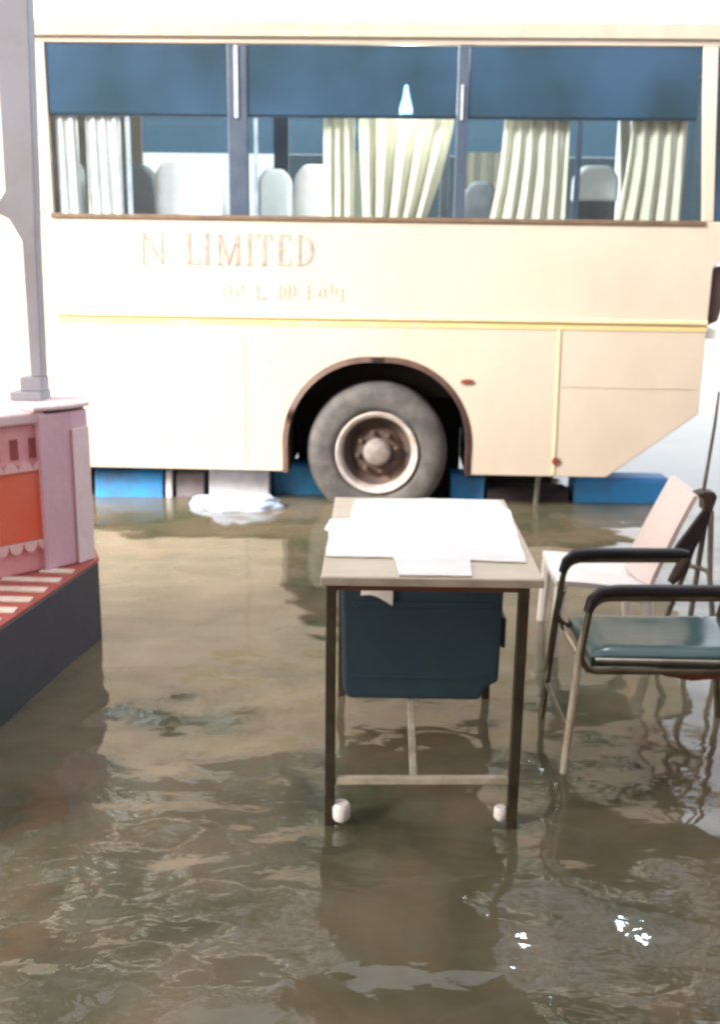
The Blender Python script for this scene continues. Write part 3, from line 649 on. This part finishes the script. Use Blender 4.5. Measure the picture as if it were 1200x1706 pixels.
# ------------------------------------------------------------------ white plastic chair behind it
wc = thing('plastic_chair', 'white and pinkish plastic chair with a raked back behind the armchair', 'chair', (0.95, 3.75, GZ), 0.0)
def pseat(s, t):
    x = 0.735 + 0.36*s; y = 3.57 + 0.40*t
    return (x+0.015*t, y, 0.285 + 0.012*math.cos(math.pi*s) - 0.010*math.sin(math.pi*t)), (0, 0, -1)
a = MB(); a.sheet(pseat, 14, 14, 0.022); build('seat', a, M['whiteplastic'], wc, smooth=True)
def pback(s, t):
    y = 3.60 + 0.35*s; z = 0.275 + 0.37*t
    return (1.085 + 0.125*t + 0.02*t*t - 0.03*math.sin(math.pi*s), y - 0.05*t*(2*s-1)*0.5, z - 0.03*t*abs(2*s-1)**3), (1, 0, 0)
a = MB(); a.sheet(pback, 16, 14, 0.018); build('backrest', a, M['pinkplastic'], wc, smooth=True)
for (x, y, x1, y1) in ((0.755, 3.595, 0.735, 3.575), (0.770, 3.945, 0.755, 3.965), (1.075, 3.60, 1.12, 3.57), (1.085, 3.945, 1.13, 3.97)):
    a = MB(); a.tube([(x, y, 0.268), (x1, y1, GZ)], 0.02, 8, rr=[0.024, 0.017]); build('leg', a, M['whiteplastic'], wc, smooth=True)

# ------------------------------------------------------------------ folding stand with a rod at the right edge
fs = thing('folding_stand', 'dark folding metal stand with a thin upright rod and dark strap', 'stand', (1.24, 3.45, GZ), 0.0)
y = 3.46
a = MB(); a.tube([(1.205, y, 0.66), (1.222, y, 0.90), (1.226, y, 1.02)], 0.006, 8, rr=[0.008, 0.006, 0.004]); build('rod', a, M['greymetal'], fs, smooth=True)
a = MB(); a.prism_xz([(1.172, 0.665), (1.20, 0.645), (1.204, 0.605), (1.235, 0.600), (1.248, 0.655), (1.238, 0.672), (1.206, 0.676)], y-0.03, y+0.03); build('clamp', a, M['brownclamp'], fs, bevel=0.006)
a = MB(); a.prism_xz([(1.210, 0.602), (1.236, 0.602), (1.218, 0.52), (1.178, 0.415), (1.142, 0.432), (1.122, 0.462), (1.165, 0.53)], y-0.012, y+0.012); build('strap', a, M['darkcloth'], fs, bevel=0.005)
for pts in ([(1.226, y, 0.61), (1.222, y+0.02, 0.42), (1.214, y+0.03, 0.2), (1.205, y+0.04, GZ)], [(1.240, y, 0.60), (1.252, y-0.02, 0.36), (1.272, y-0.06, 0.16), (1.29, y-0.09, GZ)], [(1.215, y, 0.60), (1.185, y+0.05, 0.36), (1.155, y+0.13, 0.14), (1.13, y+0.18, GZ)]):
    a = MB(); a.tube(pts, 0.010, 10); build('leg', a, M['greymetal'], fs, smooth=True)
a = MB(); a.tube([(1.178, y+0.055, 0.33), (1.178, y+0.05, 0.385), (1.248, y-0.012, 0.385), (1.256, y-0.03, 0.33)], 0.0085, 10, fillet=0.03); build('brace', a, M['greymetal'], fs, smooth=True)

# ------------------------------------------------------------------ pink parapet of the veranda on the left with its column
vp = thing('veranda', 'pink veranda parapet with orange panel, navy plinth and slim grey column', 'veranda', (-1.4, 3.3, GZ), 0.0)
ZP, ZT = 0.322, 0.894
a = MB(); a.prism_xy([(-1.000, 3.70), (-1.125, 2.93), (-1.27, 2.05), (-2.7, 2.05), (-2.7, 3.93), (-1.085, 3.93)], GZ, ZP-0.012); build('plinth', a, M['plinth'], vp, bevel=0.008)
a = MB(); a.prism_xy([(-0.996, 3.70), (-1.121, 2.93), (-1.266, 2.05), (-2.7, 2.05), (-2.7, 3.93), (-1.080, 3.93)], ZP-0.0115, ZP); led = build('ledge', a, M['redtile'], vp, bevel=0.003)
D = Vector((-0.7071, -0.7071, 0)); N_ = Vector((0.7071, -0.7071, 0))   # along the wall towards the camera, and out of its face
O_ = Vector((-1.135, 3.560, 0))
def wpt(s, o, z): p = O_ + D*s + N_*o; return (p.x, p.y, z)
def wbox(mb, s0, s1, o0, o1, z0, z1): mb.hexa([wpt(s0, o0, z0), wpt(s1, o0, z0), wpt(s1, o1, z0), wpt(s0, o1, z0), wpt(s0, o0, z1), wpt(s1, o0, z1), wpt(s1, o1, z1), wpt(s0, o1, z1)])
SL = 1.9
a = MB(); wbox(a, 0.0, SL, -0.16, 0.0, ZP+0.002, ZT-0.03); wall = build('wall', a, M['pink'], vp, bevel=0.006)
a = MB(); wbox(a, 0.0, SL, -0.18, 0.020, ZT-0.0285, ZT+0.012); build('coping', a, M['palepink'], vp, bevel=0.01, seg=3)
for i in range(18):
    s = 0.030 + i*0.070
    a = MB(); wbox(a, s, s+0.030, -0.02, 0.002, 0.742, 0.815); build('slot', a, M['maroon'], wall)
for k in range(2):
    s0, s1 = 0.012 + k*0.72, 0.012 + k*0.72 + 0.64
    a = MB(); wbox(a, s0, s1, 0.001, 0.010, 0.445, 0.700); build('panel', a, M['orange'], wall, bevel=0.003)
a = MB(); a2 = MB()
for i in range(24):
    s = 0.0 + i*0.055
    pts = [(s, 0.700)] + [(s+0.0275-0.0275*math.cos(math.pi*j/6), 0.700+0.034*math.sin(math.pi*j/6)) for j in range(1, 6)] + [(s+0.055, 0.700)]
    a.prism(pts, lambda p, z: wpt(p, 0.0008, z), lambda p, z: wpt(p, 0.016, z))
    pts = [(s, 0.443)] + [(s+0.0275-0.0275*math.cos(math.pi*j/6), 0.443-0.04*math.sin(math.pi*j/6)) for j in range(1, 6)] + [(s+0.055, 0.443)]
    a2.prism(pts, lambda p, z: wpt(p, 0.0008, z), lambda p, z: wpt(p, 0.016, z))
TRIM = mat('pink_trim_limewash', (0.80, 0.56, 0.56), 0.8, col2=(0.76, 0.47, 0.48), scale=7, bump=0.15, bscale=40)
build('scalloped_trim', a, TRIM, vp); build('scalloped_trim', a2, TRIM, vp)
a = MB(); a.prism_xy([(-1.140, 3.520), (-1.050, 3.622), (-1.012, 3.690), (-1.085, 3.86), (-1.24, 3.86), (-1.27, 3.67), (-1.20, 3.575)], ZP+0.002, ZT+0.002); build('end_post', a, M['lilac'], vp, bevel=0.008)
a = MB(); a.prism_xy([(-1.148, 3.505), (-1.042, 3.612), (-1.000, 3.688), (-1.075, 3.872), (-1.26, 3.872), (-1.29, 3.67), (-1.215, 3.570)], ZT+0.0135, ZT+0.030); build('post_cap', a, M['palepink'], vp, bevel=0.006)
a = MB(); a.prism_xy([(-1.0475, 3.612), (-1.006, 3.686), (-1.0105, 3.689), (-1.0505, 3.620)], ZP+0.004, ZT-0.06); build('corner_strip', a, M['palepink'], vp, bevel=0.002)  # paler strip paints the brighter light on the post's turned face
for i in range(13):
    yy = 3.50 - i*0.105; xr = -1.000 - (3.70-yy)*0.1623 - 0.012
    xl = max(-1.135 + (yy-3.56) + 0.03, -1.95)
    if xr - xl < 0.03: continue
    xl = max(xl, xr-0.42)
    a = MB(); a.hexa([(xl, yy, ZP+0.001), (xr, yy-0.01, ZP+0.001), (xr, yy+0.038, ZP+0.001), (xl, yy+0.048, ZP+0.001), (xl, yy, ZP+0.005), (xr, yy-0.01, ZP+0.005), (xr, yy+0.038, ZP+0.005), (xl, yy+0.048, ZP+0.005)])
    build('stripe', a, M['whitestripe'], led)
# column standing on the parapet
CY = 3.72
a = MB(); a.box(-1.288, -1.172, CY-0.045, CY+0.075, ZT+0.031, ZT+0.062); colm = build('column', a, M['columnpaint'], vp, bevel=0.004)
a = MB(); a.box(-1.252, -1.172, CY-0.030, CY+0.060, ZT+0.0625, ZT+0.115); build('column_base', a, M['columnpaint'], colm, bevel=0.004)
a = MB(); a.prism_xz([(-1.214, ZT+0.1155), (-1.172, ZT+0.1155), (-1.164, 1.50), (-1.158, 1.66), (-1.140, 2.30), (-1.140, 3.4), (-1.262, 3.4), (-1.258, 2.20), (-1.262, 1.66), (-1.300, 1.605), (-1.300, 1.585), (-1.255, 1.565), (-1.214, 1.49)], CY-0.02, CY+0.05)
build('column_shaft', a, M['columnpaint'], colm, bevel=0.004)

# unseen roof, storey and walls added to shade near water and bus tail
a = MB(); a.box(-1.26, -1.14, 2.0005, 3.79, 3.4005, 3.56); build('beam', a, M['palepink'], vp)
a = MB(); a.box(-5.9, 3.4, -3.2, 1.0, 3.30, 6.9); build('upper_storey', a, M['palepink'], vp)  # unseen block shaped to keep the sun off the bus's right half
a = MB(); a.box(-5.9, 3.1, 1.002, 2.00, 3.30, 3.42); build('roof', a, M['palepink'], vp)
a = MB(); a.box(-5.9, 3.4, -3.35, -3.2, GZ, 3.29); build('house_wall', a, M['palepink'], vp)
a = MB(); a.box(3.2, 3.35, -3.199, 4.6, GZ, 3.298); build('house_wall', a, M['palepink'], vp)  # unseen, added to keep sky light off the bus tail

# bulb on a long arm from the unseen side wall, above the picture: its light glints on the ripples by the veranda
a = MB(); a.tube([(3.198, 4.30, 2.90), (2.2, 4.35, 3.20), (1.30, 4.35, 3.27), (1.30, 4.35, 3.225)], 0.012, 10, fillet=0.04); arm_ = build('lamp_arm', a, M['greymetal'], vp, smooth=True)
a = MB(); bmesh.ops.create_uvsphere(a.bm, u_segments=20, v_segments=12, radius=0.050)
bmesh.ops.translate(a.bm, verts=a.bm.verts, vec=(1.30, 4.35, 3.18)); build('bulb', a, emit('lit_wall_lamp', (0.78, 0.96, 1.0), 150.0), arm_, smooth=True)

# two broad trees beyond the bus; their crowns hang above the picture and darken the reflections by the veranda
M['leaf'] = mat('dark_green_leaves', (0.045, 0.075, 0.025), 0.55, col2=(0.075, 0.10, 0.035), scale=2.5)
M['bark'] = mat('brown_bark', (0.10, 0.075, 0.05), 0.9, col2=(0.06, 0.045, 0.03), scale=8, bump=0.5, bscale=20)
def tree(x, y, lean, seed, label):
    t = thing('tree', label, 'tree', (x, y, GZ), 0.0, 'trees beyond the bus'); rnd = random.Random(seed)
    a = MB(); a.tube([(x, y, GZ), (x+0.1*lean, y, 2.0), (x+0.3*lean, y-0.1, 4.2), (x+0.9*lean, y-0.2, 6.2)], 0.2, 10, rr=[0.30, 0.22, 0.18, 0.08])
    build('trunk', a, M['bark'], t, smooth=True)
    for k in range(5):
        a = MB(); ex = x + lean*rnd.uniform(0.5, 3.6); ey = y + rnd.uniform(-1.6, 1.4)
        a.tube([(x+0.28*lean, y-0.1, 3.9+0.2*k), (x*0.4+ex*0.6, y*0.4+ey*0.6, 5.2+0.3*k), (ex, ey, 6.0+0.4*k)], 0.06, 8, rr=[0.09, 0.06, 0.03]); build('limb', a, M['bark'], t, smooth=True)
    a = MB(); n = 0
    while n < 5200:
        p = Vector((rnd.uniform(-1, 1), rnd.uniform(-1, 1), rnd.uniform(-1, 1)))
        if p.length > 1 or p.length < 0.25: continue
        c = Vector((x + lean*1.7 + p.x*4.0, y - 0.1 + p.y*2.2, 6.9 + p.z*2.4))
        if noise.noise(c*0.75) < -0.12 or c.z < 4.55: continue
        d = Vector((rnd.gauss(0, 1), rnd.gauss(0, 1), rnd.gauss(0, 0.6))).normalized(); e = d.orthogonal().normalized()
        w_ = rnd.uniform(0.07, 0.12); l_ = rnd.uniform(0.16, 0.28)
        a.bm.faces.new([a.bm.verts.new(c + d*u_*l_ + e*v_*w_) for u_, v_ in ((-0.5, 0), (0, -0.5), (0.6, 0), (0, 0.5))]); n += 1
    build('crown', a, M['leaf'], t)
tree(-4.9, 9.6, 1, 21, 'broad dark green tree beyond the bus, leaning over its front half')
tree(5.4, 9.9, -1, 22, 'broad dark green tree beyond the bus tail, leaning over its rear')
